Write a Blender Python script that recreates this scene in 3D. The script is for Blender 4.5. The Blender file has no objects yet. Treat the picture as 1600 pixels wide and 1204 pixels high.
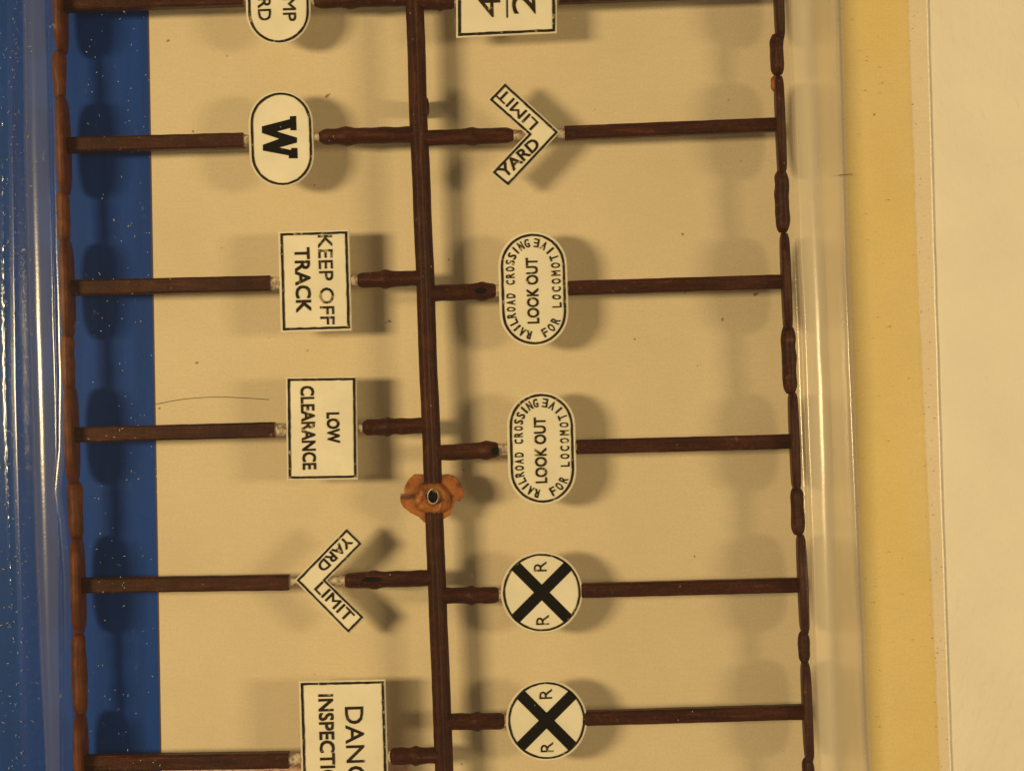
import bpy, bmesh, math, random
from mathutils import Vector, Matrix, noise

random.seed(7)
scene = bpy.context.scene
col = scene.collection
MM = 0.001

# ------------------------------------------------------------------ camera
F_PX = 2600.0            # focal length in photograph pixels (photo 1600 x 1204)
ZS = 7.5 * MM            # height of the moulded signs above the card
DIST = 0.26              # lens to sign plane: 1 photo pixel = 0.1 mm there
PITCH = math.radians(1.2)
cam_data = bpy.data.cameras.new("camera")
cam_data.sensor_fit = 'HORIZONTAL'
cam_data.sensor_width = 36.0
cam_data.lens = 36.0 * F_PX / 1600.0
cam_data.clip_start = 0.005
cam_data.clip_end = 20.0
cam = bpy.data.objects.new("camera", cam_data)
cam.location = (0.0, -math.sin(PITCH) * DIST, ZS + math.cos(PITCH) * DIST)
cam.rotation_euler = (PITCH, 0.0, 0.0)
col.objects.link(cam)
scene.camera = cam
CAM_L = Vector(cam.location)
CAM_R = cam.rotation_euler.to_matrix()


def P(px, py, z):
    """photo pixel -> point on the horizontal plane z (metres)"""
    d = CAM_R @ Vector(((px - 800.0) / F_PX, -(py - 602.0) / F_PX, -1.0))
    t = (z - CAM_L.z) / d.z
    return CAM_L + d * t


# ------------------------------------------------------------------ light
world = bpy.data.worlds.new("World")
scene.world = world
world.use_nodes = True
bg = world.node_tree.nodes["Background"]
bg.inputs[0].default_value = (1.0, 0.76, 0.44, 1.0)
bg.inputs[1].default_value = 0.23


def area_lamp(name, loc, target, sx, sy, power, colour):
    ld = bpy.data.lights.new(name, 'AREA')
    ld.shape = 'RECTANGLE'
    ld.size, ld.size_y = sx, sy
    ld.energy = power
    ld.color = colour
    o = bpy.data.objects.new(name, ld)
    o.location = loc
    d = Vector(target) - Vector(loc)
    o.rotation_euler = d.to_track_quat('-Z', 'Y').to_euler()
    col.objects.link(o)
    return o


WARM = (1.0, 0.75, 0.37)
area_lamp("lamp_key", (-0.33, 0.014, 0.46), (0, 0, 0), 0.06, 0.13, 2.6, WARM)
area_lamp("lamp_second", (0.50, 0.014, 0.48), (0, 0, 0), 0.08, 0.15, 1.85, WARM)

scene.view_settings.view_transform = 'Standard'
scene.view_settings.look = 'None'
scene.view_settings.exposure = 0.0
scene.view_settings.gamma = 1.0
scene.render.engine = 'CYCLES'
scene.cycles.use_denoising = True
scene.cycles.transparent_max_bounces = 24
scene.cycles.max_bounces = 7
scene.cycles.caustics_reflective = False
scene.cycles.caustics_refractive = False


# ------------------------------------------------------------------ materials
class NT:
    def __init__(self, name):
        self.m = bpy.data.materials.new(name)
        self.m.use_nodes = True
        self.t = self.m.node_tree
        self.t.nodes.clear()
        self.out = self.t.nodes.new('ShaderNodeOutputMaterial')
        self.geo = self.t.nodes.new('ShaderNodeNewGeometry')

    def n(self, kind, **kw):
        x = self.t.nodes.new(kind)
        for k, v in kw.items():
            setattr(x, k, v)
        return x

    def link(self, a, b):
        self.t.links.new(a, b)

    def mapped(self, scale, rot=(0, 0, 0)):
        mp = self.n('ShaderNodeMapping')
        mp.inputs['Scale'].default_value = scale
        mp.inputs['Rotation'].default_value = rot
        self.link(self.geo.outputs['Position'], mp.inputs['Vector'])
        return mp.outputs[0]

    def noise(self, scale, detail=3.0, rough=0.55, vec=None, dist=0.0):
        x = self.n('ShaderNodeTexNoise')
        x.inputs['Scale'].default_value = scale
        x.inputs['Detail'].default_value = detail
        x.inputs['Roughness'].default_value = rough
        x.inputs['Distortion'].default_value = dist
        self.link(vec if vec is not None else self.geo.outputs['Position'], x.inputs['Vector'])
        return x.outputs[0]

    def ramp(self, fac, stops):
        x = self.n('ShaderNodeValToRGB')
        el = x.color_ramp.elements
        while len(el) < len(stops):
            el.new(0.5)
        for e, (p, c) in zip(el, stops):
            e.position = p
            e.color = (c[0], c[1], c[2], 1.0) if isinstance(c, (tuple, list)) else (c, c, c, 1.0)
        self.link(fac, x.inputs[0])
        return x.outputs[0]

    def mix(self, fac, a, b, mode='MIX'):
        x = self.n('ShaderNodeMix', data_type='RGBA', blend_type=mode)
        for sock, v in ((x.inputs[0], fac), (x.inputs[6], a), (x.inputs[7], b)):
            if isinstance(v, (int, float)):
                sock.default_value = v
            elif isinstance(v, (tuple, list)):
                sock.default_value = (v[0], v[1], v[2], 1.0)
            else:
                self.link(v, sock)
        return x.outputs[2]

    def math(self, op, a, b=0.0):
        x = self.n('ShaderNodeMath', operation=op)
        for sock, v in ((x.inputs[0], a), (x.inputs[1], b)):
            if isinstance(v, (int, float)):
                sock.default_value = v
            else:
                self.link(v, sock)
        return x.outputs[0]

    def bump(self, h, strength, dist):
        x = self.n('ShaderNodeBump')
        x.inputs['Strength'].default_value = strength
        x.inputs['Distance'].default_value = dist
        self.link(h, x.inputs['Height'])
        return x.outputs[0]

    def principled(self, colour, rough=0.5, spec=0.5, normal=None, sss=0.0, sssr=(1, .4, .2), scale=0.001, trans=0.0):
        x = self.n('ShaderNodeBsdfPrincipled')
        if isinstance(colour, (tuple, list)):
            x.inputs['Base Color'].default_value = (*colour, 1.0)
        else:
            self.link(colour, x.inputs['Base Color'])
        if isinstance(rough, (int, float)):
            x.inputs['Roughness'].default_value = rough
        else:
            self.link(rough, x.inputs['Roughness'])
        x.inputs['Specular IOR Level'].default_value = spec
        if sss:
            x.inputs['Subsurface Weight'].default_value = sss
            x.inputs['Subsurface Radius'].default_value = sssr
            x.inputs['Subsurface Scale'].default_value = scale
        if normal is not None:
            self.link(normal, x.inputs['Normal'])
        return x.outputs[0]

    def surf(self, s):
        self.link(s, self.out.inputs['Surface'])
        return self.m


def m_table():
    t = NT("painted_table")
    big = t.noise(60, 3)
    peel = t.noise(900, 2, 0.5, t.mapped((1, .35, 1)))
    c = t.ramp(big, [(0.3, (.65, .605, .53)), (0.7, (.70, .65, .565))])
    return t.surf(t.principled(c, 0.5, 0.4, t.bump(peel, 0.8, 0.0004)))


def m_card(name, a, b, spec=0.25):
    t = NT(name)
    big = t.noise(45, 4, 0.6)
    fib = t.noise(2600, 3, 0.75, t.mapped((1, 1, 1)))
    lin = t.noise(2500, 2, 0.6, t.mapped((0.12, 1, 1)))
    c = t.ramp(big, [(0.32, a), (0.68, b)])
    c = t.mix(t.ramp(fib, [(0.32, 0.36), (0.62, 0.0)]), c, tuple(x * 0.72 for x in a))
    c = t.mix(t.ramp(lin, [(0.35, 0.16), (0.65, 0.0)]), c, tuple(x * 0.8 for x in a))
    spk = t.noise(420, 2, 0.5)
    c = t.mix(t.ramp(spk, [(0.742, 0.0), (0.765, 0.75)]), c, (.12, .085, .05))
    return t.surf(t.principled(c, 0.6, spec, t.bump(fib, 0.15, 0.00005)))


def m_blue():
    t = NT("blue_ink")
    st = t.noise(330, 4, 0.6, t.mapped((1, .05, 1)))
    gr = t.noise(4000, 3, 0.7)
    c = t.ramp(st, [(0.3, (.001, .034, .24)), (0.7, (.002, .054, .36))])
    c = t.mix(t.ramp(gr, [(0.35, 0.4), (0.65, 0.0)]), c, (.001, .026, .17))
    return t.surf(t.principled(c, 0.55, 0.12))


def m_brown(name, along):
    t = NT(name)
    g = t.noise(420, 5, 0.65, t.mapped((.25, 1, 1)))
    fine = t.noise(2400, 4, 0.7)
    st = t.noise(1500, 4, 0.65, t.mapped(along))
    c = t.ramp(g, [(0.3, (.024, .0046, .0022)), (0.5, (.042, .0088, .004)), (0.75, (.070, .018, .0075))])
    c = t.mix(t.ramp(fine, [(0.52, 0.0), (0.8, 0.5)]), c, (.15, .07, .042))
    c = t.mix(t.ramp(st, [(0.40, 0.55), (0.55, 0.0)]), c, (.018, .0045, .003))
    c = t.mix(t.ramp(st, [(0.60, 0.0), (0.72, 0.55)]), c, (.15, .055, .03))
    r = t.ramp(fine, [(0.3, 0.38), (0.7, 0.6)])
    fl = t.noise(1100, 3, 0.6)
    c = t.mix(t.ramp(fl, [(0.70, 0.0), (0.76, 0.6)]), c, (.24, .15, .10))
    return t.surf(t.principled(c, r, 0.12, t.bump(t.mix(0.5, fine, st), 0.5, 0.00015), 0.25, (1, .3, .12), 0.0008))


def m_brown_lit():  # same brown styrene, coloured brighter as if lit from the left
    t = NT("brown_styrene_lit")
    g = t.noise(420, 5, 0.65)
    fine = t.noise(2400, 4, 0.7)
    c = t.ramp(g, [(0.3, (.05, .011, .0045)), (0.55, (.10, .024, .008)), (0.75, (.16, .046, .013))])
    return t.surf(t.principled(c, 0.5, 0.2, t.bump(fine, 0.4, 0.0001), 0.4, (1, .3, .1), 0.0012))


def m_amber():
    t = NT("amber_flash")
    g = t.noise(420, 3, 0.55, dist=0.6)
    fine = t.noise(2600, 4, 0.7)
    c = t.ramp(g, [(0.34, (.14, .05, .025)), (0.44, (.36, .115, .022)), (0.62, (.52, .19, .032)), (0.8, (.36, .17, .07))])
    p = t.principled(c, 0.4, 0.5, t.bump(fine, 0.5, 0.00012), 0.5, (1, .4, .1), 0.0015)
    tr = t.n('ShaderNodeBsdfTranslucent')
    t.link(c, tr.inputs[0])
    mx = t.n('ShaderNodeMixShader')
    mx.inputs[0].default_value = 0.3
    t.link(p, mx.inputs[1])
    t.link(tr.outputs[0], mx.inputs[2])
    return t.surf(mx.outputs[0])


def m_white():
    t = NT("white_sign_paint")
    big = t.noise(160, 4, 0.6)
    fine = t.noise(1900, 4, 0.65)
    c = t.ramp(big, [(0.3, (.70, .665, .585)), (0.7, (.80, .765, .68))])
    c = t.mix(t.ramp(fine, [(0.62, 0.0), (0.82, 0.35)]), c, (.42, .36, .27))
    return t.surf(t.principled(c, 0.42, 0.4, t.bump(fine, 0.12, 0.0001)))


def m_cuff():
    t = NT("thin_white_overspray")
    g = t.noise(1300, 4, 0.7)
    c = t.ramp(g, [(0.35, (.16, .085, .06)), (0.55, (.46, .39, .31)), (0.7, (.66, .61, .52))])
    return t.surf(t.principled(c, 0.5, 0.4))


def m_ink(name, wear, dark=(.012, .0095, .006), thin=(.036, .024, .010)):
    t = NT(name)
    g = t.noise(750, 5, 0.65)
    brown = t.noise(380, 3, 0.5)
    c = t.ramp(brown, [(0.35, dark), (0.7, thin)])
    c = t.mix(t.ramp(g, [(wear, 0.0), (wear + 0.07, 0.85)]), c, (.42, .35, .24))
    return t.surf(t.principled(c, 0.6, 0.05, t.bump(g, 0.3, 0.0001)))


def m_pink():
    t = NT("pink_print")
    g = t.noise(900, 4, 0.7)
    c = t.ramp(g, [(0.35, (.34, .17, .16)), (0.5, (.62, .42, .38)), (0.7, (.68, .55, .50))])
    return t.surf(t.principled(c, 0.5, 0.3))


def m_flat(name, c, rough=0.6):
    t = NT(name)
    g = t.noise(1500, 3)
    cc = t.ramp(g, [(0.3, tuple(x * 0.75 for x in c)), (0.7, c)])
    return t.surf(t.principled(cc, rough, 0.3))


def m_clear(name, tint, haze=0.02, rough=0.05, stain=None, scuff=0.5, film=(.62, .60, .56)):
    """thin clear sheet: see-through with a Fresnel (Schlick) mirror coat, fine scuffs, dust film and painted-in wall brightness"""
    t = NT(name)
    dot = t.n('ShaderNodeVectorMath', operation='DOT_PRODUCT')
    wav = t.noise(300, 3, 0.5, t.mapped((1, .25, 1)))
    fine = t.noise(2600, 3, 0.6)
    nb = t.bump(t.mix(0.25, wav, fine), 0.18, 0.0002)
    t.link(t.geo.outputs['Incoming'], dot.inputs[0])
    t.link(t.geo.outputs['Normal'], dot.inputs[1])
    c = t.math('ABSOLUTE', dot.outputs['Value'])
    f = t.math('MULTIPLY', t.math('POWER', t.math('SUBTRACT', 1.0, c), 5.0), 0.95)
    f = t.math('ADD', f, 0.035)
    tr = t.n('ShaderNodeBsdfTransparent')
    if stain is None:
        tr.inputs[0].default_value = (*tint, 1)
    else:
        cl = t.ramp(t.noise(70, 4, 0.6, t.mapped((1, .4, 1))), [(0.25, tint), (0.7, stain)])
        t.link(cl, tr.inputs[0])
    gl = t.n('ShaderNodeBsdfGlossy')
    gl.inputs[0].default_value = (1, 1, 1, 1)
    gl.inputs['Roughness'].default_value = rough
    t.link(nb, gl.inputs['Normal'])
    df = t.n('ShaderNodeBsdfDiffuse')
    df.inputs[0].default_value = (*film, 1)
    sc = t.noise(900, 4, 0.7, t.mapped((1.0, 0.6, 1), (0, 0, 0.5)))
    dust = t.math('ADD', t.ramp(sc, [(0.66, 0.0), (0.80, scuff)]), haze)  # haze also holds the light painted on the right rim and wall
    m1 = t.n('ShaderNodeMixShader')
    t.link(dust, m1.inputs[0])
    t.link(tr.outputs[0], m1.inputs[1])
    t.link(df.outputs[0], m1.inputs[2])
    m2 = t.n('ShaderNodeMixShader')
    t.link(f, m2.inputs[0])
    t.link(m1.outputs[0], m2.inputs[1])
    t.link(gl.outputs[0], m2.inputs[2])
    return t.surf(m2.outputs[0])


M_TABLE = m_table()
M_CARD = m_card("cream_card", (.63, .54, .41), (.685, .595, .455))
M_CARD_EDGE = m_flat("white_core_highlight", (.90, .84, .70), 0.3)  # white core, its tone raised to paint the edge's bright line
M_BLUE = m_blue()
M_RULE = m_flat("dark_rule_ink", (.10, .05, .04))
M_PINK = m_pink()
M_BROWN = m_brown("brown_styrene", (.10, 1, 1))
M_BROWN_Y = m_brown("brown_styrene_runner", (1, .08, 1))
M_BROWN_LIT = m_brown_lit()
M_AMBER = m_amber()
M_WHITE = m_white()
M_CUFF = m_cuff()
M_INK = m_ink("black_ink_worn", 0.60)
M_INK2 = m_ink("black_ink_thin", 0.54)
M_SOLID = m_ink("black_ink_and_hole_shade", 0.70, (.003, .003, .0032), (.006, .005, .004))  # dense ink; also the painted shade of the stub spots and bore
M_CLEAR = m_clear("clear_plastic", (.950, .942, .905), 0.002, 0.10, None, 0.12)
M_WALL = m_clear("clear_plastic_wall", (.99, .98, .96), 0.22, 0.15, None, 0.3, (.72, .64, .50))  # haze paints the right wall bright, over the shadows behind it
M_RIM = m_clear("clear_plastic_rim", (.975, .97, .955), 0.065, 0.18, None, 0.3)
M_RIM_LIT = m_clear("clear_plastic_rim_lit_haze", (.99, .975, .95), 0.50, 0.18, None, 0.2, (.80, .71, .55))  # cream haze paints in light refracted by the step, besides scuffs
M_WALL_CLEAN = m_clear("clear_plastic_wall_clean", (.985, .98, .97), 0.012, 0.15, None, 0.3)
M_FLANGE = m_clear("yellowed_plastic_flange", (1.0, .962, .80), 0.003, 0.3, (1.0, .95, .68), 0.2)
M_FLANGE_L = m_clear("clear_plastic_flange", (.96, 1.0, .95), 0.004, 0.1, (.94, 1.0, .92), 0.3)
M_HAIR = m_flat("dark_hair", (.05, .03, .02))
M_DUST = m_flat("pale_dust", (.50, .47, .42))
M_LINT = m_flat("brown_lint", (.16, .10, .05))


# ------------------------------------------------------------------ builders
def tag(o, label=None, cat=None, group=None, kind=None):
    for k, v in (("label", label), ("category", cat), ("group", group), ("kind", kind)):
        if v:
            o[k] = v
    return o


def empty(name, loc):
    o = bpy.data.objects.new(name, None)
    o.empty_display_size = 0.003
    o.location = loc
    col.objects.link(o)
    return o


def build(name, verts, faces, mat, parent=None, smooth=False):
    """verts are world points; stored relative to the top-level parent's origin"""
    root = parent
    off = Vector((0, 0, 0))
    while root is not None:
        off += root.location
        root = root.parent
    me = bpy.data.meshes.new(name)
    me.from_pydata([Vector(v) - off for v in verts], [], faces)
    bm = bmesh.new()
    bm.from_mesh(me)
    bmesh.ops.recalc_face_normals(bm, faces=bm.faces)
    bm.to_mesh(me)
    bm.free()
    if smooth:
        me.polygons.foreach_set('use_smooth', [True] * len(me.polygons))
    me.materials.append(mat)
    o = bpy.data.objects.new(name, me)
    if parent is not None:
        o.parent = parent
    col.objects.link(o)
    return o


def jit(v, amp, freq=600.0, seed=0.0):
    return noise.noise(Vector(v) * freq + Vector((seed, seed * 1.7, seed * .3))) * amp


def densify(poly, step):
    out = []
    n = len(poly)
    for i in range(n):
        a, b = Vector(poly[i]), Vector(poly[(i + 1) % n])
        k = max(1, int((b - a).length / step))
        for j in range(k):
            out.append(a.lerp(b, j / k))
    return out


def area2(poly):
    return sum(poly[i][0] * poly[(i + 1) % len(poly)][1] - poly[(i + 1) % len(poly)][0] * poly[i][1] for i in range(len(poly)))


def inset(poly, d):
    """move every corner inwards by d pixels (mitred)"""
    n = len(poly)
    s = 1.0 if area2(poly) > 0 else -1.0
    out = []
    for i in range(n):
        a, b, c = Vector(poly[i - 1]), Vector(poly[i]), Vector(poly[(i + 1) % n])
        e1, e2 = (b - a).normalized(), (c - b).normalized()
        n1, n2 = Vector((-e1.y, e1.x)) * s, Vector((-e2.y, e2.x)) * s
        m = n1 + n2
        if m.length < 1e-6:
            m = n1
        m.normalize()
        k = max(0.35, m.dot(n1))
        out.append(b + m * (d / k))
    return out


def prism(name, poly, z0, z1, mat, parent, bevel=1.5, wob=0.0, smooth=False):
    """a solid plate from a pixel outline at height z0..z1 with bevelled top edge"""
    n = len(poly)
    top = inset(poly, bevel)
    vs = [P(p[0], p[1], z0) for p in poly] + [P(p[0], p[1], z1 - bevel * 1e-4) for p in poly] + [P(p[0], p[1], z1) for p in top]
    fs = [list(range(n))[::-1], list(range(2 * n, 3 * n))]
    for k in (0, n):
        for i in range(n):
            j = (i + 1) % n
            fs.append((k + i, k + j, k + n + j, k + n + i))
    return build(name, vs, fs, mat, parent, smooth)


def ring(name, poly, d0, d1, z0, z1, mat, parent, wob=0.5):
    """a raised line following a pixel outline, between insets d0 and d1"""
    n = len(poly)
    a, b = inset(poly, d0), inset(poly, d1)
    s = random.random() * 50
    a = [p + (q - p).normalized() * wob * noise.noise(Vector((p.x * .11, p.y * .11, s))) for p, q in zip(a, b)]
    b = [q + (q - p).normalized() * wob * 1.6 * noise.noise(Vector((p.x * .13, p.y * .13, s + 9))) for p, q in zip(a, b)]
    vs = [P(p.x, p.y, z0) for p in a] + [P(p.x, p.y, z1) for p in a] + [P(p.x, p.y, z1) for p in b] + [P(p.x, p.y, z0) for p in b]
    fs = []
    for r in range(4):
        r2 = (r + 1) % 4
        for i in range(n):
            j = (i + 1) % n
            fs.append((r * n + i, r * n + j, r2 * n + j, r2 * n + i))
    return build(name, vs, fs, mat, parent)


_glyphs = {}


def glyphs(text, bold):
    key = (text, bold)
    if key not in _glyphs:
        cu = bpy.data.curves.new("t", 'FONT')
        cu.body = text
        cu.size = 1.0
        cu.extrude = 0.05
        cu.resolution_u = 3
        o = bpy.data.objects.new("t", cu)
        col.objects.link(o)
        bpy.context.view_layer.update()
        me = bpy.data.meshes.new_from_object(o.evaluated_get(bpy.context.evaluated_depsgraph_get()))
        vs = [v.co.copy() for v in me.vertices]
        fs = [tuple(p.vertices) for p in me.polygons]
        x0, x1 = min(v.x for v in vs), max(v.x for v in vs)
        y0, y1 = min(v.y for v in vs), max(v.y for v in vs)
        vs = [((v.x - x0) / (x1 - x0), (v.y - y0) / (y1 - y0), 1.0 if v.z > 0 else 0.0) for v in vs]
        bpy.data.objects.remove(o)
        bpy.data.meshes.remove(me)
        bpy.data.curves.remove(cu)
        _glyphs[key] = (vs, fs)
    return _glyphs[key]


def text_geo(text, c, r, length, height, z0, z1, bold=0.02, wob=0.35):
    """lettering between heights z0..z1; c, r, length and height in photo pixels"""
    vs0, fs0 = glyphs(text, 0.0)
    r = Vector(r).normalized()
    vs, fs = [], []
    bx, by = (bold * height * 1.25 / length, bold * 1.0) if bold else (0.0, 0.0)
    for q, (sx, sy) in enumerate(((1, 1), (-1, -1), (1, -1), (-1, 1)) if bold else ((0, 0),)):
        k = len(vs)
        vs += [(u * (1 - 2 * bx) + bx + sx * bx, v * (1 - 2 * by) + by + sy * by, w + (0.05 * q if w > .5 else 0.0)) for u, v, w in vs0]
        fs += [tuple(i + k for i in f) for f in fs0]
    up = Vector((r.y, -r.x))
    s = random.random() * 90
    out = []
    for u, v, w in vs:
        p = Vector(c) + r * (u - .5) * length + up * (v - .5) * height
        p.x += wob * noise.noise(Vector((p.x * .2, p.y * .2, s)))
        p.y += wob * noise.noise(Vector((p.x * .2, p.y * .2, s + 20)))
        out.append(P(p.x, p.y, z1 + (w - 1.0) * 1e-4 if w > .5 else z0))
    return out, fs


def lettering(parent, items, z, mat, name="lettering"):
    vs, fs = [], []
    for it in items:
        v, f = text_geo(*it[:5], z - 2e-5, z + 1.3e-4, *it[5:])
        k = len(vs)
        vs += v
        fs += [tuple(i + k for i in q) for q in f]
    return build(name, vs, fs, mat, parent)


def sweep(name, path, prof, mat, parent, scales=None, wob=0.0, smooth=True, taper_end=None):
    """sweep a closed 2D profile (side, up; metres) along world points that run roughly horizontally"""
    n, m = len(prof), len(path)
    vs = []
    s = random.random() * 60
    for i, p in enumerate(path):
        a, b = path[max(0, i - 1)], path[min(m - 1, i + 1)]
        t = (Vector(b) - Vector(a)).normalized()
        side = t.cross(Vector((0, 0, 1))).normalized()
        up = side.cross(t)
        k = scales[i] if scales else 1.0
        for (u, w) in prof:
            v = Vector(p) + side * u * k + up * w * k
            if wob:
                q = Vector(v) * 520
                v += side * wob * noise.noise(q + Vector((s, 0, 0))) + up * wob * noise.noise(q + Vector((0, s, 7)))
            vs.append(v)
    fs = []
    for i in range(m - 1):
        for j in range(n):
            k = (j + 1) % n
            fs.append((i * n + j, i * n + k, (i + 1) * n + k, (i + 1) * n + j))
    fs.append(list(range(n))[::-1])
    fs.append(list(range((m - 1) * n, m * n)))
    return build(name, vs, fs, mat, parent, smooth)


def line(a, b, n):
    a, b = Vector(a), Vector(b)
    return [a.lerp(b, i / (n - 1)) for i in range(n)]


def circle_prof(r, n=14, flat=1.0):
    return [(r * math.cos(2 * math.pi * i / n), r * flat * math.sin(2 * math.pi * i / n)) for i in range(n)]


def square_prof(h, c):
    return [(h, -h + c), (h, h - c), (h - c, h), (-h + c, h), (-h, h - c), (-h, -h + c), (-h + c, -h), (h - c, -h)]


def rect_poly(x0, y0, x1, y1, sh=0.03, rot=-0.03):
    cx, cy = (x0 + x1) / 2, (y0 + y1) / 2
    return [Vector((x + (y - cy) * sh, y + (x - cx) * rot)) for x, y in ((x0, y0), (x1, y0), (x1, y1), (x0, y1))]


def stadium(cx, cy, hw, hh, sh=0.03, n=18):
    pts = []
    s = hh - hw
    for k in range(n + 1):
        a = math.pi + math.pi * k / n
        pts.append((hw * math.cos(a), -s + hw * math.sin(a)))
    for k in range(n + 1):
        a = math.pi * k / n
        pts.append((hw * math.cos(a), s + hw * math.sin(a)))
    return [Vector((cx + x + y * sh, cy + y - x * sh)) for x, y in pts]


def slab(name, poly_w, z0, z1, mat, parent):
    n = len(poly_w)
    vs = [(x, y, z0) for x, y in poly_w] + [(x, y, z1) for x, y in poly_w]
    fs = [list(range(n))[::-1], list(range(n, 2 * n))] + [(i, (i + 1) % n, n + (i + 1) % n, n + i) for i in range(n)]
    return build(name, vs, fs, mat, parent)


# ------------------------------------------------------------------ setting: the table
Z_TAB = -0.61 * MM
me = bpy.data.meshes.new("table")
R = 1.2
me.from_pydata([(-R, -R, Z_TAB), (R, -R, Z_TAB), (R, R, Z_TAB), (-R, R, Z_TAB)], [], [(0, 1, 2, 3)])
me.materials.append(M_TABLE)
table = bpy.data.objects.new("table", me)
col.objects.link(table)
tag(table, kind="structure")


def xline(pts, z):
    """world x as a function of world y along pixel points at height z"""
    w = [P(a, b, z) for a, b in pts]
    w.sort(key=lambda v: v.y)

    def f(y):
        if y <= w[0].y:
            i = 0
        elif y >= w[-1].y:
            i = len(w) - 2
        else:
            i = max(k for k in range(len(w) - 1) if w[k].y <= y)
        a, b = w[i], w[i + 1]
        return a.x + (b.x - a.x) * (y - a.y) / (b.y - a.y)
    return f


YT, YB = 0.0895, -0.0885        # pack reaches beyond the picture above and below

# ------------------------------------------------------------------ the backing card
card = tag(empty("backing_card", (0, 0, -0.6 * MM)), "cream backing card of a blister pack with a printed blue side band", "card")
cr = xline([(1450, 0), (1461, 413), (1473, 800), (1487, 1204)], 0)
cl_x = -0.118
rows = [YB + (YT - YB) * i / 40 for i in range(41)]
vs, fs = [], []
E = 0.30 * MM
for y in rows:
    x = cr(y) + jit((0, y, 0), 0.00008, 300)
    vs += [(cl_x, y, -0.6 * MM), (cl_x, y, 0), (x - E, y, 0)]
for i in range(40):
    a, b = i * 3, i * 3 + 3
    fs += [(a, a + 1, b + 1, b), (a + 1, a + 2, b + 2, b + 1)]
build("board", vs, fs, M_CARD, card)
vs, fs = [], []
for y in rows:
    x = cr(y) + jit((0, y, 0), 0.00008, 300)
    vs += [(x - E, y, 0), (x - E * .55, y, -0.02 * MM), (x - E * .15, y, -0.07 * MM), (x, y, -0.2 * MM), (x, y, -0.6 * MM)]
for i in range(40):
    a, b = i * 5, i * 5 + 5
    fs += [(a + k, a + k + 1, b + k + 1, b + k) for k in range(4)]
build("cut_edge", vs, fs, M_CARD_EDGE, card, True)
bl = xline([(231, 0), (241, 500), (247, 760), (252, 1204)], 0.03 * MM)
ry = P(200, 1193, 0).y
slab("blue_band", [(cl_x + .0002, YB + .0003), (bl(YB), YB + .0003), (bl(YT), YT - .0003), (cl_x + .0002, YT - .0003)], 0.004 * MM, 0.03 * MM, M_BLUE, card)
slab("dark_rule", [(bl(YB), YB + .0003), (bl(YB) + .00022, YB + .0003), (bl(YT) + .00022, YT - .0003), (bl(YT), YT - .0003)], 0.004 * MM, 0.028 * MM, M_RULE, card)
slab("picture_print", [(bl(YB) + .0004, YB + .0004), (P(640, 1204, 0).x, YB + .0004), (P(640, 1204, 0).x, ry), (bl(ry) + .0004, ry)], 0.004 * MM, 0.026 * MM, M_PINK, card)

# ------------------------------------------------------------------ the sprue (brown moulded frame)
Z_RUN = 7.5 * MM
sprue = tag(empty("sprue_frame", P(694, 1204, 0)), "dark brown plastic moulding sprue with a long ridged runner and side stubs", "sprue")


def runner_x(py):
    return 647 + (694 - 647) * py / 1204


h = 1.42 * MM
prof = [(-h, -.5 * h), (-h, .1 * h), (-.86 * h, .58 * h), (-.45 * h, .92 * h), (-.12 * h, 1.0 * h), (.0 * h, .80 * h), (.12 * h, 1.0 * h), (.5 * h, .9 * h),
        (.88 * h, .52 * h), (h, .1 * h), (h, -.5 * h), (.5 * h, -.95 * h), (-.5 * h, -.95 * h)]
path = []
for i in range(120):
    py = -150 + 1500 * i / 119
    path.append(P(runner_x(py) + 1.3 * noise.noise(Vector((py * .008, 0, 0))), py, Z_RUN))
sweep("runner", path, prof, M_BROWN_Y, sprue, wob=0.05 * MM)


def stub(x0, y0, x1, y1, r, lump=None, hole=None):
    """short gate branch from the runner (x0,y0) to a sign (x1,y1), knobbly, tapering to its tip"""
    n = 26
    a, b = P(x0, y0, Z_RUN), P(x1, y1, Z_RUN)
    path = line(a, b, n)
    sc = []
    for i in range(n):
        t = i / (n - 1)
        k = 1.0 + 0.05 * noise.noise(Vector((x0 * .1, y0, t * 9)))
        if lump:
            k += 0.22 * math.exp(-((t - lump) / 0.055) ** 2)
        if t > 0.9:
            k *= 1 - 0.55 * ((t - 0.9) / 0.1) ** 2
        sc.append(k)
    o = sweep("stub", path, circle_prof(r * 1e-4, 14), M_BROWN, sprue, sc, wob=0.10 * MM)
    if hole:
        hp = P(hole[0], hole[1], Z_RUN + r * 1e-4 * 1.2)
        d = (b - a).normalized()
        s2 = d.cross(Vector((0, 0, 1)))
        k = 14
        ex, ey = hole[2] * 1e-4, hole[3] * 1e-4
        vv = []
        for (q, zz) in ((1.0, -.0003), (1.0, .00006), (.8, .00006), (.7, .00002)):
            for i in range(k):
                an = 2 * math.pi * i / k
                vv.append(hp + d * ex * q * math.cos(an) + s2 * ey * q * math.sin(an) + Vector((0, 0, zz)))
        ff = [(rr * k + i, rr * k + (i + 1) % k, (rr + 1) * k + (i + 1) % k, (rr + 1) * k + i) for rr in range(3) for i in range(k)]
        ff.append([3 * k + i for i in range(k)])
        build("pit_shade", vv, ff, M_SOLID, o, True)  # flat dark spot painted as the shade of a hollow
    return o


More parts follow.
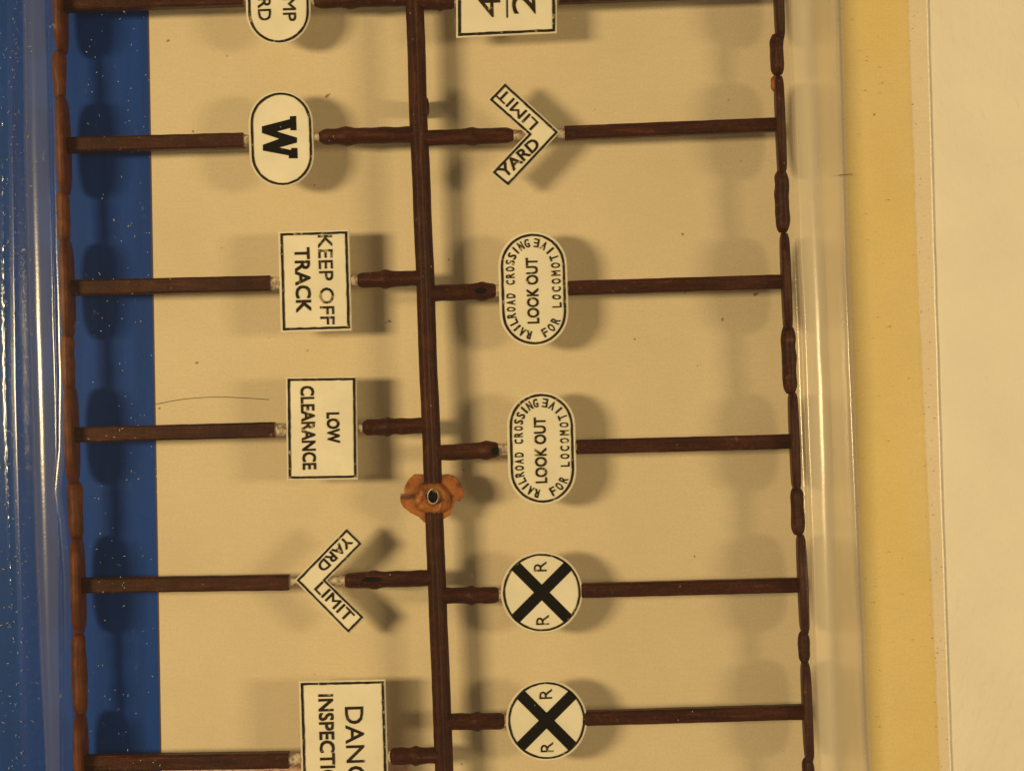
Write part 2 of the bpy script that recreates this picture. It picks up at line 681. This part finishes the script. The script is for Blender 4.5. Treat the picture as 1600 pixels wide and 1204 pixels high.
stub(647, -3, 487, 1, 13, 0.62)
stub(655, 210, 497, 214, 12.6, 0.72)
stub(664, 434, 556, 438, 12.4, 0.58)
stub(671, 664, 565, 668, 12.6, 0.62)
stub(682, 902, 534, 907, 12.5, 0.66, (580, 905, 15, 4))
stub(693, 1179, 607, 1181, 13, 0.5)
stub(647, 2, 712, 2, 13.5, 0.62)
stub(655, 216, 806, 211, 12.3, 0.55)
stub(664, 459, 779, 454, 12.8, 0.78, (751, 454, 9, 5))
stub(671, 708, 783, 702, 12.6, 0.80, (774, 704, 6, 6))
stub(682, 930, 783, 929, 12.6, 0.55)
stub(691, 1127, 791, 1126, 13, 0.55)

# ejector pin hanging under the runner
pp = P(655, 160, Z_RUN)
vv = []
for zz, rr in ((0.02 * MM, 1.25), (3 * MM, 1.35), (7 * MM, 1.5)):
    for i in range(16):
        a = 2 * math.pi * i / 16
        vv.append((pp.x + rr * MM * math.cos(a), pp.y + rr * MM * math.sin(a), zz))
ff = [(k * 16 + i, k * 16 + (i + 1) % 16, k * 16 + 16 + (i + 1) % 16, k * 16 + 16 + i) for k in (0, 1) for i in range(16)]
ff += [list(range(16))[::-1], list(range(32, 48))]
build("ejector_pin", vv, ff, M_BROWN, sprue, True)


# injection gate: amber blob with a bored centre and ragged ears of flash
def radial(name, c, rad, zf, mat, parent, zb, na=72, nr=22):
    vs, fs = [], []
    for r in range(nr + 1):
        t = r / nr
        for i in range(na):
            a = 2 * math.pi * i / na
            R_ = rad(a)
            x, y = c[0] + R_ * t * math.cos(a), c[1] + R_ * t * math.sin(a)
            vs.append(P(x, y, zf(a, R_ * t, t)))
    for r in range(nr):
        for i in range(na):
            j = (i + 1) % na
            fs.append((r * na + i, r * na + j, (r + 1) * na + j, (r + 1) * na + i))
    k = len(vs)
    for i in range(na):
        a = 2 * math.pi * i / na
        R_ = rad(a) * 0.8
        vs.append(P(c[0] + R_ * math.cos(a), c[1] + R_ * math.sin(a), zb))
    for i in range(na):
        j = (i + 1) % na
        fs.append((nr * na + i, nr * na + j, k + j, k + i))
    fs.append([k + i for i in range(na)])
    return build(name, vs, fs, mat, parent, True)


def blob_r(a):
    return 28 + 2.5 * math.sin(2 * a + 1.2) + 3.5 * noise.noise(Vector((math.cos(a) * 1.6, math.sin(a) * 1.6, 3))) + 3 * math.cos(a - 1.6)


def blob_z(a, r, t):
    z = 9.3 - 1.2 * t ** 7
    q = Vector((r * math.cos(a) * .09, r * math.sin(a) * .09, 1.5))
    z += 0.35 * noise.noise(q * .8) + 0.14 * noise.noise(q * 2.2)
    z += 0.5 * math.exp(-((r - 11) / 2.2) ** 2)
    return z * MM


gate = radial("injection_gate", (675, 776), blob_r, blob_z, M_AMBER, sprue, 6.2 * MM)
# bored hole: cup painted black as its shade, with a pale lip
hc = P(676.5, 775, 9.9 * MM)
vv = []
for q, zz in ((1.32, -.6), (1.25, .16), (1.05, .18), (.95, -.1), (.8, -.5)):
    for i in range(24):
        a = 2 * math.pi * i / 24
        vv.append(hc + Vector((0.72 * MM * q * math.cos(a), 0.98 * MM * q * math.sin(a), zz * MM)))
lip = build("lip", vv[:72], [(k * 24 + i, k * 24 + (i + 1) % 24, k * 24 + 24 + (i + 1) % 24, k * 24 + 24 + i) for k in (0, 1) for i in range(24)], M_CUFF, gate, True)
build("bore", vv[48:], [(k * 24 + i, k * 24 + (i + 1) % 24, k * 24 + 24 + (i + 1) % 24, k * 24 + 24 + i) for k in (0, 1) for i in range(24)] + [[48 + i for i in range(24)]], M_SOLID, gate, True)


fl = [(600, 205), (480, 200), (400, 270), (340, 360), (318, 430), (320, 505), (262, 515), (252, 570), (262, 650), (300, 715), (400, 800), (540, 870), (630, 960), (760, 900),
      (930, 905), (1035, 840), (1045, 780), (1095, 690), (1110, 620), (1190, 622), (1245, 560), (1250, 470), (1205, 350), (1120, 250), (1010, 200), (890, 212), (760, 190)]
fl = [Vector((600 + x / 10, 720 + y / 10)) for x, y in fl]
prism("flash", [p + Vector((.5 * noise.noise(Vector((p.x * .3, p.y * .3, 1))), .5 * noise.noise(Vector((p.x * .3, p.y * .3, 9))))) for p in densify(fl, 2)],
      7.0 * MM, 7.9 * MM, M_AMBER, gate, 1.2, smooth=False)


# ------------------------------------------------------------------ sign pieces
def base_disc(parent, px, py, side):
    """oval foot plate standing on edge at the end of a post; side -1 left wall, +1 right wall"""
    c = P(px, py, Z_RUN)
    n = 44
    A, B, T = 7.75 * MM, 4.5 * MM, 0.68 * MM
    vs, fs = [], []
    rings = [(-T, .90), (-T * .75, .98), (0, 1.0), (T * .75, .98), (T, .90)]
    zc = 7.0 * MM
    tiltx = 0.038      # foot plates follow the slight turn of the sprue
    for (dx, q) in rings:
        for i in range(n):
            a = 2 * math.pi * i / n
            ca, sa = math.cos(a), math.sin(a)
            e = (abs(ca) ** 4 + abs(sa) ** 2.6) ** (-1 / 3.2)
            y, z = A * q * ca * e, B * q * sa * e
            w = 1 + 0.02 * noise.noise(Vector((py, a * 2, dx * 900)))
            vs.append((c.x + dx - y * tiltx - side * z * 0.12, c.y + y * w, zc + z * w))
    m = len(rings)
    for k in range(m - 1):
        for i in range(n):
            j = (i + 1) % n
            fs.append((k * n + i, k * n + j, (k + 1) * n + j, (k + 1) * n + i))
    fs.append(list(range(n))[::-1])
    fs.append([(m - 1) * n + i for i in range(n)])
    return build("base", vs, fs, M_BROWN_Y if side > 0 else M_BROWN_LIT, parent, True)


def post(parent, a, b, half, plate_side):
    """square post between pixel a (at the base) and pixel b (near the plate)"""
    p0, p1 = P(a[0], a[1], Z_RUN), P(b[0], b[1], Z_RUN)
    n = 40
    sweep("post", line(p0, p1, n), square_prof(half * 1e-4, 0.28 * MM), M_BROWN, parent, None, wob=0.05 * MM, smooth=False)


def cuff(parent, a, b, h0, h1, name="joint"):
    """pale painted joint where the plate grows out of the post or the stub"""
    p0, p1 = P(a[0], a[1], Z_RUN), P(b[0], b[1], Z_RUN + 0.2 * MM)
    n = 8
    sc = [h0 + (h1 - h0) * i / (n - 1) for i in range(n)]
    sweep(name, line(p0, p1, n), circle_prof(1e-4, 12, 0.85), M_CUFF, parent, sc, wob=0.08 * MM)


Z0, Z1 = 7.3 * MM, 8.5 * MM       # plate underside and face
RISE = 0.14 * MM


def sign(label, outline, post_a, post_b, base_px, side, half, border=(3.0, 7.0), stub_end=None, group="model railway signs on the sprue", smooth=False):
    root = empty("model_sign", P(base_px[0], base_px[1], 2.5 * MM))
    tag(root, label, "model sign", group)
    outline = densify(outline, 7)
    plate = prism("sign_plate", outline, Z0, Z1, M_WHITE, root, 1.6)
    if border:
        ring("border", outline, border[0], border[1], Z1 - 2e-5, Z1 + RISE, M_INK, plate)
    post(root, post_a, post_b, half, side)
    base_disc(root, base_px[0], base_px[1], side)
    return root, plate


DN = (0.030, 1.0)      # reading direction of the left-hand signs (downwards)
UPW = (-0.030, -1.0)   # reading direction of the right-hand signs (upwards)

# --- left row
r, p = sign("white oval sign lettered MP and RD, next to the W sign", stadium(434.5, -6, 50.5, 76, 0.02), (98, 8), (380, -2), (93, 6), -1, 11.5, (3.2, 6.8))
cuff(r, (376, -2), (390, -2), 10.5, 8)
cuff(r, (478, 1), (492, 1), 7, 8)
lettering(p, [("MP", (452, 15), DN, 37, 20, 0.012), ("RD", (413, 15), DN, 35, 20, 0.012)], Z1, M_INK)

r, p = sign("white oval sign with a big black slab W", stadium(439.5, 217, 50.5, 75.5, 0.035), (103, 227.5), (381, 220), (98, 227), -1, 11.5, (3.2, 6.8))
cuff(r, (377, 220), (394, 220), 10.5, 8)
cuff(r, (484, 215), (503, 214), 6.5, 6)
Wp = [(412, 727), (412, 745), (237, 790), (237, 832), (345, 868), (243, 905), (243, 942), (405, 972), (405, 990), (460, 990), (458, 925), (420, 925),
      (420, 938), (345, 922), (455, 892), (455, 860), (330, 822), (415, 800), (415, 815), (452, 815), (450, 725)]
prism("lettering", densify([Vector((350 + x / 4, y / 4)) for x, y in Wp], 3), Z1 - 2e-5, Z1 + RISE, M_SOLID, p, 0.3)

r, p = sign("white rectangular sign reading KEEP OFF TRACK", rect_poly(436.5, 359.5, 548, 518, 0.027, -0.03), (110, 450), (423, 443), (104, 450), -1, 12, (3.4, 7.2))
cuff(r, (419, 443), (440, 442), 11, 9)
cuff(r, (543, 438), (562, 438), 8, 8)
lettering(p, [("KEEP OFF", (509.5, 437), DN, 140, 22.5, 0.009), ], Z1, M_INK2)
lettering(p, [("TRACK", (473, 437), DN, 102, 24, 0.024)], Z1, M_INK)

r, p = sign("white rectangular sign reading LOW CLEARANCE", rect_poly(447.5, 588, 558.5, 749.5, 0.012, -0.015), (117, 679), (430, 671), (111, 679), -1, 12, (2.6, 6.4))
cuff(r, (426, 671), (452, 671), 11, 9)
cuff(r, (553, 669), (572, 668), 6, 7)
lettering(p, [("LOW", (520.5, 668), DN, 48, 20, 0.03), ("CLEARANCE", (481.5, 668), DN, 131, 21.5, 0.027)], Z1, M_INK)

chev = [(460, 906), (541.5, 822.5), (568, 849), (511.5, 906), (571, 963.5), (544, 991)]
r, p = sign("YARD LIMIT chevron sign beside the orange moulding gate", [Vector(q) for q in chev], (127, 914), (452, 909), (121, 914), -1, 11.8, (2.4, 5.6))
cuff(r, (448, 909), (470, 907), 10, 6)
cuff(r, (508, 907), (540, 907), 6, 9)
lettering(p, [("YARD", (523, 865), (-0.70, 0.715), 66, 16.5, 0.026), ("LIMIT", (522.5, 940), (0.70, 0.715), 74, 18, 0.012)], Z1, M_INK)

r, p = sign("large white rectangular sign reading DANGER INSPECTION", rect_poly(470.5, 1062, 606, 1312, 0.030, -0.022), (131, 1191), (452, 1186), (126, 1191), -1, 12, (2.8, 6.6))
cuff(r, (448, 1186), (474, 1185), 11, 9)
cuff(r, (596, 1182), (614, 1181), 8, 10)
lettering(p, [("DANGER", (555.5, 1188), DN, 170, 29, 0.008), ], Z1, M_INK)
lettering(p, [("INSPECTION", (511, 1165), DN, 163, 23.5, 0.026)], Z1, M_INK)

# --- right row
r, p = sign("white rectangular sign with figures 4 and 2 beside a thin line", rect_poly(712.5, -130, 870, 56, 0.004, -0.048), (1216, -17), (873, -4), (1217, -12), 1, 10.5, (3, 7.4))
cuff(r, (880, -5), (866, -4), 10, 9)
cuff(r, (716, 2), (706, 2), 10, 8)
lettering(p, [("4", (764.5, 9), UPW, 36, 34, 0.006), ("2", (818, 4), UPW, 37, 36, 0.006)], Z1, M_INK)
prism("dividing_line", densify([Vector(q) for q in ((790, -110), (792.2, -110), (793.6, 28), (791.2, 28))], 8), Z1 - 2e-5, Z1 + RISE, M_INK, p, 0.2)

chev = [(875.5, 206.5), (789, 127.5), (761.5, 156), (822.5, 210), (766, 269.5), (794, 293)]
r, p = sign("YARD LIMIT chevron sign opposite the big W sign", [Vector(q) for q in chev], (1219, 195), (882, 208.5), (1220, 196), 1, 10.4, (2.4, 5.8))
cuff(r, (886, 208.5), (868, 208), 9.5, 6)
cuff(r, (826, 210), (802, 211), 6, 9)
lettering(p, [("YARD", (811, 246.5), (0.735, -0.68), 76, 19, 0.026), ("LIMIT", (807.5, 170.5), (-0.715, -0.70), 78, 18, 0.006)], Z1, M_INK)


def look_out(label, cx, cy, hw, hh, sh, pa, pb, base, half, lk, ink, ink2):
    r, p = sign(label, stadium(cx, cy, hw, hh, sh), pa, pb, base, 1, half, (4.0, 7.6))
    rr = 35.8
    s = hh - hw

    def at(side, u, u0, u1):
        """u in 0..1 along one side, from the bottom arc to the top arc"""
        a0, a1 = math.radians(90 - u0), math.radians(90 - u1)
        L0, L1, L2 = rr * a0, 2 * s, rr * a1
        d = u * (L0 + L1 + L2)
        if d < L0:
            a = math.radians(u0) + d / rr
            x, y, tx, ty = rr * math.sin(a), s + rr * math.cos(a), math.cos(a), -math.sin(a)
        elif d < L0 + L1:
            x, y, tx, ty = rr, s - (d - L0), 0, -1
        else:
            a = (d - L0 - L1) / rr
            x, y, tx, ty = rr * math.cos(a), -s - rr * math.sin(a), -math.sin(a), -math.cos(a)
        x, tx = x * side, tx * side
        return Vector((cx + x + y * sh, cy + y - x * sh)), Vector((tx + ty * sh, ty - tx * sh))
    items = []
    t1 = "RAILROAD CROSSING"
    for i, ch in enumerate(t1):
        if ch == ' ':
            continue
        c, d = at(-1, i / (len(t1) - 1), 16, 13)
        items.append((ch, c, d, 3.0 if ch == 'I' else 7.6, 13.6, 0.024, 0.6))
    lettering(p, items, Z1, ink)
    items = []
    t2 = "FOR LOCOMOTIVE"
    for i, ch in enumerate(t2):
        if ch == ' ':
            continue
        c, d = at(1, i / (len(t2) - 1), 27, 11)
        items.append((ch, c, d, 3.0 if ch == 'I' else 8.2, 14.0, 0.022, 0.6))
    lettering(p, items, Z1, ink2)
    lettering(p, [("LOOK OUT", lk, UPW, 103, 18.5, 0.024)], Z1, M_INK)
    return r


r = look_out("oval LOOK OUT FOR LOCOMOTIVE sign opposite the KEEP OFF TRACK sign", 833.5, 451.5, 54, 90.5, 0.03, (1228, 440), (888, 450.5), (1229, 440), 11,
             (832, 454), M_INK, M_INK)
cuff(r, (893, 450), (878, 450), 10, 8)
cuff(r, (786, 454), (774, 454), 8, 10)
r = look_out("oval LOOK OUT FOR LOCOMOTIVE sign opposite the LOW CLEARANCE sign", 846.5, 700, 53.5, 89, 0.025, (1241, 689), (901, 698), (1242, 689), 11.3,
             (844.5, 703), M_INK, M_INK)
cuff(r, (906, 698), (892, 698), 10, 8)
cuff(r, (800, 702), (778, 702), 8, 9)


def crossing(label, cx, cy, rad, rot, pa, pb, base, half, r1, r2):
    pts = [Vector((cx + rad * math.cos(2 * math.pi * i / 60), cy + rad * math.sin(2 * math.pi * i / 60))) for i in range(60)]
    r, p = sign(label, pts, pa, pb, base, 1, half, (3.4, 6.6))
    hw, L = 8.6, rad - 5
    d1 = Vector((math.cos(math.radians(45 + rot)), math.sin(math.radians(45 + rot))))
    d2 = Vector((-d1.y, d1.x))
    q = []
    for a, b in ((d1, d2), (d2, -d1), (-d1, -d2), (-d2, d1)):
        q += [a * L - b * hw, a * (L + 0.8), a * L + b * hw, (a + b) * hw]
    prism("black_cross", densify([Vector((cx, cy)) + v for v in q], 4), Z1 - 2e-5, Z1 + RISE, M_SOLID, p, 0.4)
    lettering(p, [("R", r1, UPW, 15.5, 19.5, 0.0), ("R", r2, UPW, 15.5, 19.5, 0.0)], Z1, M_INK)
    return r


r = crossing("round railroad crossing sign with black X, opposite the YARD LIMIT chevron by the orange gate", 846.5, 925, 64, 0, (1254, 913), (908, 922), (1255, 912), 11,
             (844, 884.5), (847.5, 968))
cuff(r, (916, 922), (902, 922), 9, 8)
cuff(r, (790, 929), (774, 929), 9, 9)
r = crossing("round railroad crossing sign with black X, opposite the DANGER INSPECTION sign", 854, 1125, 63.5, 0, (1261, 1111), (914, 1121), (1262, 1111), 11,
             (852.5, 1083.5), (854.5, 1166.5))
cuff(r, (926, 1121), (910, 1121), 9.5, 8)
cuff(r, (800, 1126), (778, 1126), 9, 10)


# --- knobbly side runners that join the foot plates along each wall
def side_runner(px, y0, y1, half, slope, mat=M_BROWN_LIT):
    n = 22
    path, sc = [], []
    y0, y1 = y0 - 4, y1 + 4
    for i in range(n):
        t = i / (n - 1)
        py = y0 + (y1 - y0) * t
        path.append(P(px + slope * (py - (y0 + y1) / 2), py, Z_RUN + 0.3 * MM))
        e = min(1.0, (1 - abs(2 * t - 1)) * (y1 - y0) / (3.4 * half) + 0.16)
        sc.append(math.sqrt(max(0.05, 1 - (1 - e) ** 2)))
    return sweep("side_runner", path, circle_prof(half * 1e-4, 16, 1.25), mat, sprue, sc, wob=0.22 * MM)


for (px, a, b, hf) in ((93, 84, 152, 10.5), (99, 302, 374, 10.5), (106, 526, 604, 10.5), (118, 756, 838, 12), (124, 992, 1113, 11.5)):
    side_runner(px, a, b, hf, 0.033)
for (px, a, b, hf) in ((1214, 58, 113, 11), (1222, 271, 359, 11), (1233, 513, 611, 11.5), (1246, 766, 831, 11), (1256, 990, 1030, 9), (1263, 1187, 1250, 10)):
    side_runner(px, a, b, hf, 0.04, M_BROWN)
radial("flash", (1214, 131), lambda a: 9 + 5 * abs(math.sin(a)), lambda a, r_, t: (7.6 - .6 * t ** 3) * MM, M_AMBER, sprue, 6.5 * MM, 30, 6)

# ------------------------------------------------------------------ the clear blister
blister = tag(empty("blister_cover", (0, 0, 0)), "clear plastic blister cover with stepped rim over the brown signs", "blister cover")
ZT, ZSH, ZF = 12.6 * MM, 9.6 * MM, 0.28 * MM
f_lf = xline([(20, 0), (27, 602), (44, 1204)], ZF)
f_lo = xline([(38, 0), (42, 300), (50, 600), (58, 850), (74, 1204)], ZSH)
f_ls = xline([(74, 0), (80, 300), (88, 600), (94, 900), (97, 1204)], ZSH)
f_li = xline([(74, 0), (81, 300), (88, 600), (87, 700), (80, 770), (88, 815), (95, 900), (98, 1204)], ZT)
f_ri = xline([(1231, 0), (1241, 300), (1254, 600), (1265, 900), (1277, 1204)], ZT)
f_rs = xline([(1235, 0), (1245, 300), (1258, 600), (1269, 900), (1281, 1204)], ZSH)
f_ro = xline([(1268, 0), (1280, 300), (1293, 600), (1301, 900), (1310, 1204)], ZSH)
f_rf = xline([(1307, 0), (1318, 413), (1338, 900), (1352, 1204)], ZF)
f_fe = xline([(1418, 0), (1432, 413), (1450, 800), (1467, 1204)], ZF)


def fillet(pts, seg=12):
    """pts: (x, z, radius) -> polyline with rounded corners"""
    out = [Vector(pts[0][:2])]
    for i in range(1, len(pts) - 1):
        a, b, c, rd = Vector(pts[i - 1][:2]), Vector(pts[i][:2]), Vector(pts[i + 1][:2]), pts[i][2]
        e1, e2 = (a - b), (c - b)
        l = min(rd, e1.length * .49, e2.length * .49)
        s, e = b + e1.normalized() * l, b + e2.normalized() * l
        for k in range(seg + 1):
            t = k / seg
            out.append(s * (1 - t) ** 2 + b * 2 * t * (1 - t) + e * t * t)
    out.append(Vector(pts[-1][:2]))
    return out


def loft(name, prof_at, ys, mat, parent, thick, smooth=True):
    vs, fs = [], []
    n = None
    for y in ys:
        pr = prof_at(y)
        n = len(pr)
        vs += [(v.x, y, v.y) for v in pr]
    for i in range(len(ys) - 1):
        for j in range(n - 1):
            fs.append((i * n + j, i * n + j + 1, (i + 1) * n + j + 1, (i + 1) * n + j))
    o = build(name, vs, fs, mat, parent, smooth)
    return o


ys = [YB + 0.002 + (YT - YB - 0.004) * i / 170 for i in range(171)]


def end_drop(y):
    """the dome closes down to the flange at its far ends, outside the picture"""
    d = min(y - ys[0], ys[-1] - y)
    return max(0.0, min(1.0, d / 0.006)) ** 0.4


def wv(y, amp, s, f=120):
    return amp * noise.noise(Vector((s * 3.1, y * f, s)))


def prof_top(y):
    k = end_drop(y)
    a, b = f_li(y) + wv(y, .0001, 1), f_ri(y) + wv(y, .0001, 2)
    zt = ZF + (ZT - ZF) * k
    out = []
    for i in range(13):
        t = i / 12
        out.append(Vector((a + .0015 + (b - a - .0030) * t, zt + k * 0.00012 * math.sin(math.pi * t))))
    return out


def prof_left(y):
    k = end_drop(y)
    z = lambda q: ZF + (q - ZF) * k
    return fillet([(f_lf(y) - .001, ZF, 0), (f_lf(y) + wv(y, .0001, 3), ZF, .0018), (f_lo(y) + wv(y, .00012, 4), z(ZSH), .0030 + wv(y, .0005, 14)),
                   (f_ls(y) + wv(y, .0001, 5), z(ZSH - .0002), .0004), (f_li(y) + wv(y, .0001, 1), z(ZT), .0013 + wv(y, .0003, 15)), (f_li(y) + wv(y, .0001, 1) + .0015, z(ZT), 0)])


def prof_right(y):
    k = end_drop(y)
    z = lambda q: ZF + (q - ZF) * k
    return fillet([(f_ri(y) + wv(y, .0001, 2) - .0015, z(ZT), 0), (f_ri(y) + wv(y, .0001, 2), z(ZT), .0013 + wv(y, .0003, 16)), (f_rs(y) + wv(y, .0001, 7), z(ZSH + .0005), .0004),
                   (f_ro(y) + wv(y, .00012, 8), z(ZSH), .0030 + wv(y, .0005, 17)), (f_rf(y) + wv(y, .0001, 9), ZF, .0018), (f_rf(y) + .001, ZF, 0)])


loft("dome", prof_top, ys, M_CLEAR, blister, 0)
loft("side_wall", lambda y: prof_left(y)[:15], ys, M_WALL_CLEAN, blister, 0)
loft("shelf", lambda y: prof_left(y)[14:28], ys, M_RIM, blister, 0)
loft("rim", lambda y: prof_left(y)[27:], ys, M_WALL_CLEAN, blister, 0)
loft("rim", lambda y: prof_right(y)[:15], ys, M_WALL_CLEAN, blister, 0)
loft("shelf", lambda y: prof_right(y)[14:41], ys, M_RIM_LIT, blister, 0)
loft("side_wall", lambda y: prof_right(y)[40:], ys, M_WALL, blister, 0)


def prof_fl(y):
    x1 = f_lf(y) - .001
    xr = P(-12 + 0.022 * 602, 0, ZF).x
    c = f_lf(y) - .0014
    rx = f_lf(y) - 0.0019
    out = [Vector((cl_x + .001, ZF)), Vector((rx - .0009, ZF)), Vector((rx - .0006, ZF))]
    amp = max(0.0, 0.00005 + 0.00013 * noise.noise(Vector((5.0, y * 900, 2.0))))
    for i in range(9):
        t = i / 8
        out.append(Vector((rx - .0003 + .0006 * t, ZF + amp * math.sin(math.pi * t) ** 2)))
    out += [Vector((rx + .0006, ZF)), Vector((x1, ZF))]
    return out


ysf = [YB + 0.002 + (YT - YB - 0.004) * i / 420 for i in range(421)]
loft("flange", prof_fl, ysf, M_FLANGE_L, blister, 0)


def prof_fr(y):
    return [Vector((f_rf(y) + .001, ZF)), Vector(((f_rf(y) + f_fe(y)) / 2, ZF + wv(y, .00004, 21, 60))), Vector((f_fe(y) - .0003 + wv(y, .0001, 22, 400), ZF)), Vector((f_fe(y) + wv(y, .00012, 22, 400), ZF - .00001))]


loft("flange", prof_fr, ysf, M_FLANGE, blister, 0)
M_CUT = m_clear("ragged_flange_cut", (.90, .78, .55), 0.05, 0.4, (.97, .90, .72), 0.3)


def prof_cut(y):
    w = .00012 + .00010 * noise.noise(Vector((3.0, y * 700, 4.0)))
    x = f_fe(y) + wv(y, .00012, 22, 400)
    return [Vector((x, ZF - .00001)), Vector((x + w, ZF - .00012))]


loft("cut_edge", prof_cut, ysf, M_CUT, blister, 0)


# ------------------------------------------------------------------ dust, hairs
def strand(name, pts, z, r, mat, label=None):
    root = None
    path = []
    n = 24
    V = [Vector(p) for p in pts]
    for i in range(n):
        t = i / (n - 1) * (len(V) - 1)
        k = min(int(t), len(V) - 2)
        f = t - k
        p0, p1, p2, p3 = V[max(0, k - 1)], V[k], V[k + 1], V[min(len(V) - 1, k + 2)]
        q = 0.5 * ((2 * p1) + (p2 - p0) * f + (2 * p0 - 5 * p1 + 4 * p2 - p3) * f * f + (3 * p1 - p0 - 3 * p2 + p3) * f ** 3)
        path.append(P(q.x, q.y, z))
    o = sweep(name, path, circle_prof(r, 6), mat, None)
    tag(o, label, "hair", None)
    return o


strand("hair", [(244, 631), (290, 623), (340, 620), (390, 622), (420, 624)], 0.10 * MM, 0.045 * MM, M_HAIR, "long thin dark hair lying on the cream card beside the blue band")
strand("hair", [(1304, 274.5), (1316, 273.5), (1332, 272)], 1.3 * MM, 0.05 * MM, M_HAIR, "short dark hair across the foot of the clear rim")

vs, fs = [], []
rnd = random.Random(11)


def flake(px, py, z, L, W, a):
    c = P(px, py, z)
    d = Vector((math.cos(a), math.sin(a), 0))
    s = Vector((-d.y, d.x, 0))
    k = len(vs)
    m = 6
    bend = rnd.uniform(-.5, .5) * L
    for lift in (0.0, 1.0):
        for i in range(m):
            t = 2 * math.pi * i / m
            q = c + d * L * math.cos(t) + s * (W * math.sin(t) + bend * math.cos(t) ** 2) * rnd.uniform(.7, 1.2)
            vs.append(q + Vector((0, 0, lift * W * .6)))
    fs.append([k + i for i in range(m)][::-1])
    fs.append([k + m + i for i in range(m)])
    for i in range(m):
        j = (i + 1) % m
        fs.append((k + i, k + j, k + m + j, k + m + i))


for i in range(150):
    flake(rnd.uniform(135, 250), rnd.uniform(0, 1200), ZT + .00006, rnd.uniform(.3, 1.9) * 1e-4, rnd.uniform(.22, .5) * 1e-4, rnd.uniform(0, 3.14))
for i in range(260):
    flake(rnd.gauss(22, 14), rnd.uniform(0, 1200), ZF + .00008, rnd.uniform(.5, 3.2) * 1e-4, rnd.uniform(.2, .45) * 1e-4, rnd.uniform(0, 3.14))
for i in range(90):
    flake(rnd.uniform(250, 1215), rnd.uniform(0, 1200), ZT + .00016, rnd.uniform(.3, 1.6) * 1e-4, rnd.uniform(.25, .6) * 1e-4, rnd.uniform(0, 3.14))
o = build("dust", vs, fs, M_DUST)
tag(o, "pale dust specks scattered over the clear blister cover", "dust", kind="stuff")

vs, fs = [], []
for i in range(75):
    flake(rnd.gauss(1350, 45), rnd.uniform(0, 1200), ZF + .00006, rnd.uniform(.4, 2.2) * 1e-4, rnd.uniform(.25, .6) * 1e-4, rnd.uniform(-.6, .9))
for i in range(60):
    py = rnd.uniform(0, 1200)
    flake(1423 + py * .036 + rnd.gauss(6, 5), py, .00005, rnd.uniform(.4, 1.6) * 1e-4, rnd.uniform(.25, .6) * 1e-4, rnd.uniform(-.6, .9))
o = build("lint", vs, fs, M_LINT)
tag(o, "brown lint specks caught along the yellowed flange edge", "lint", kind="stuff")
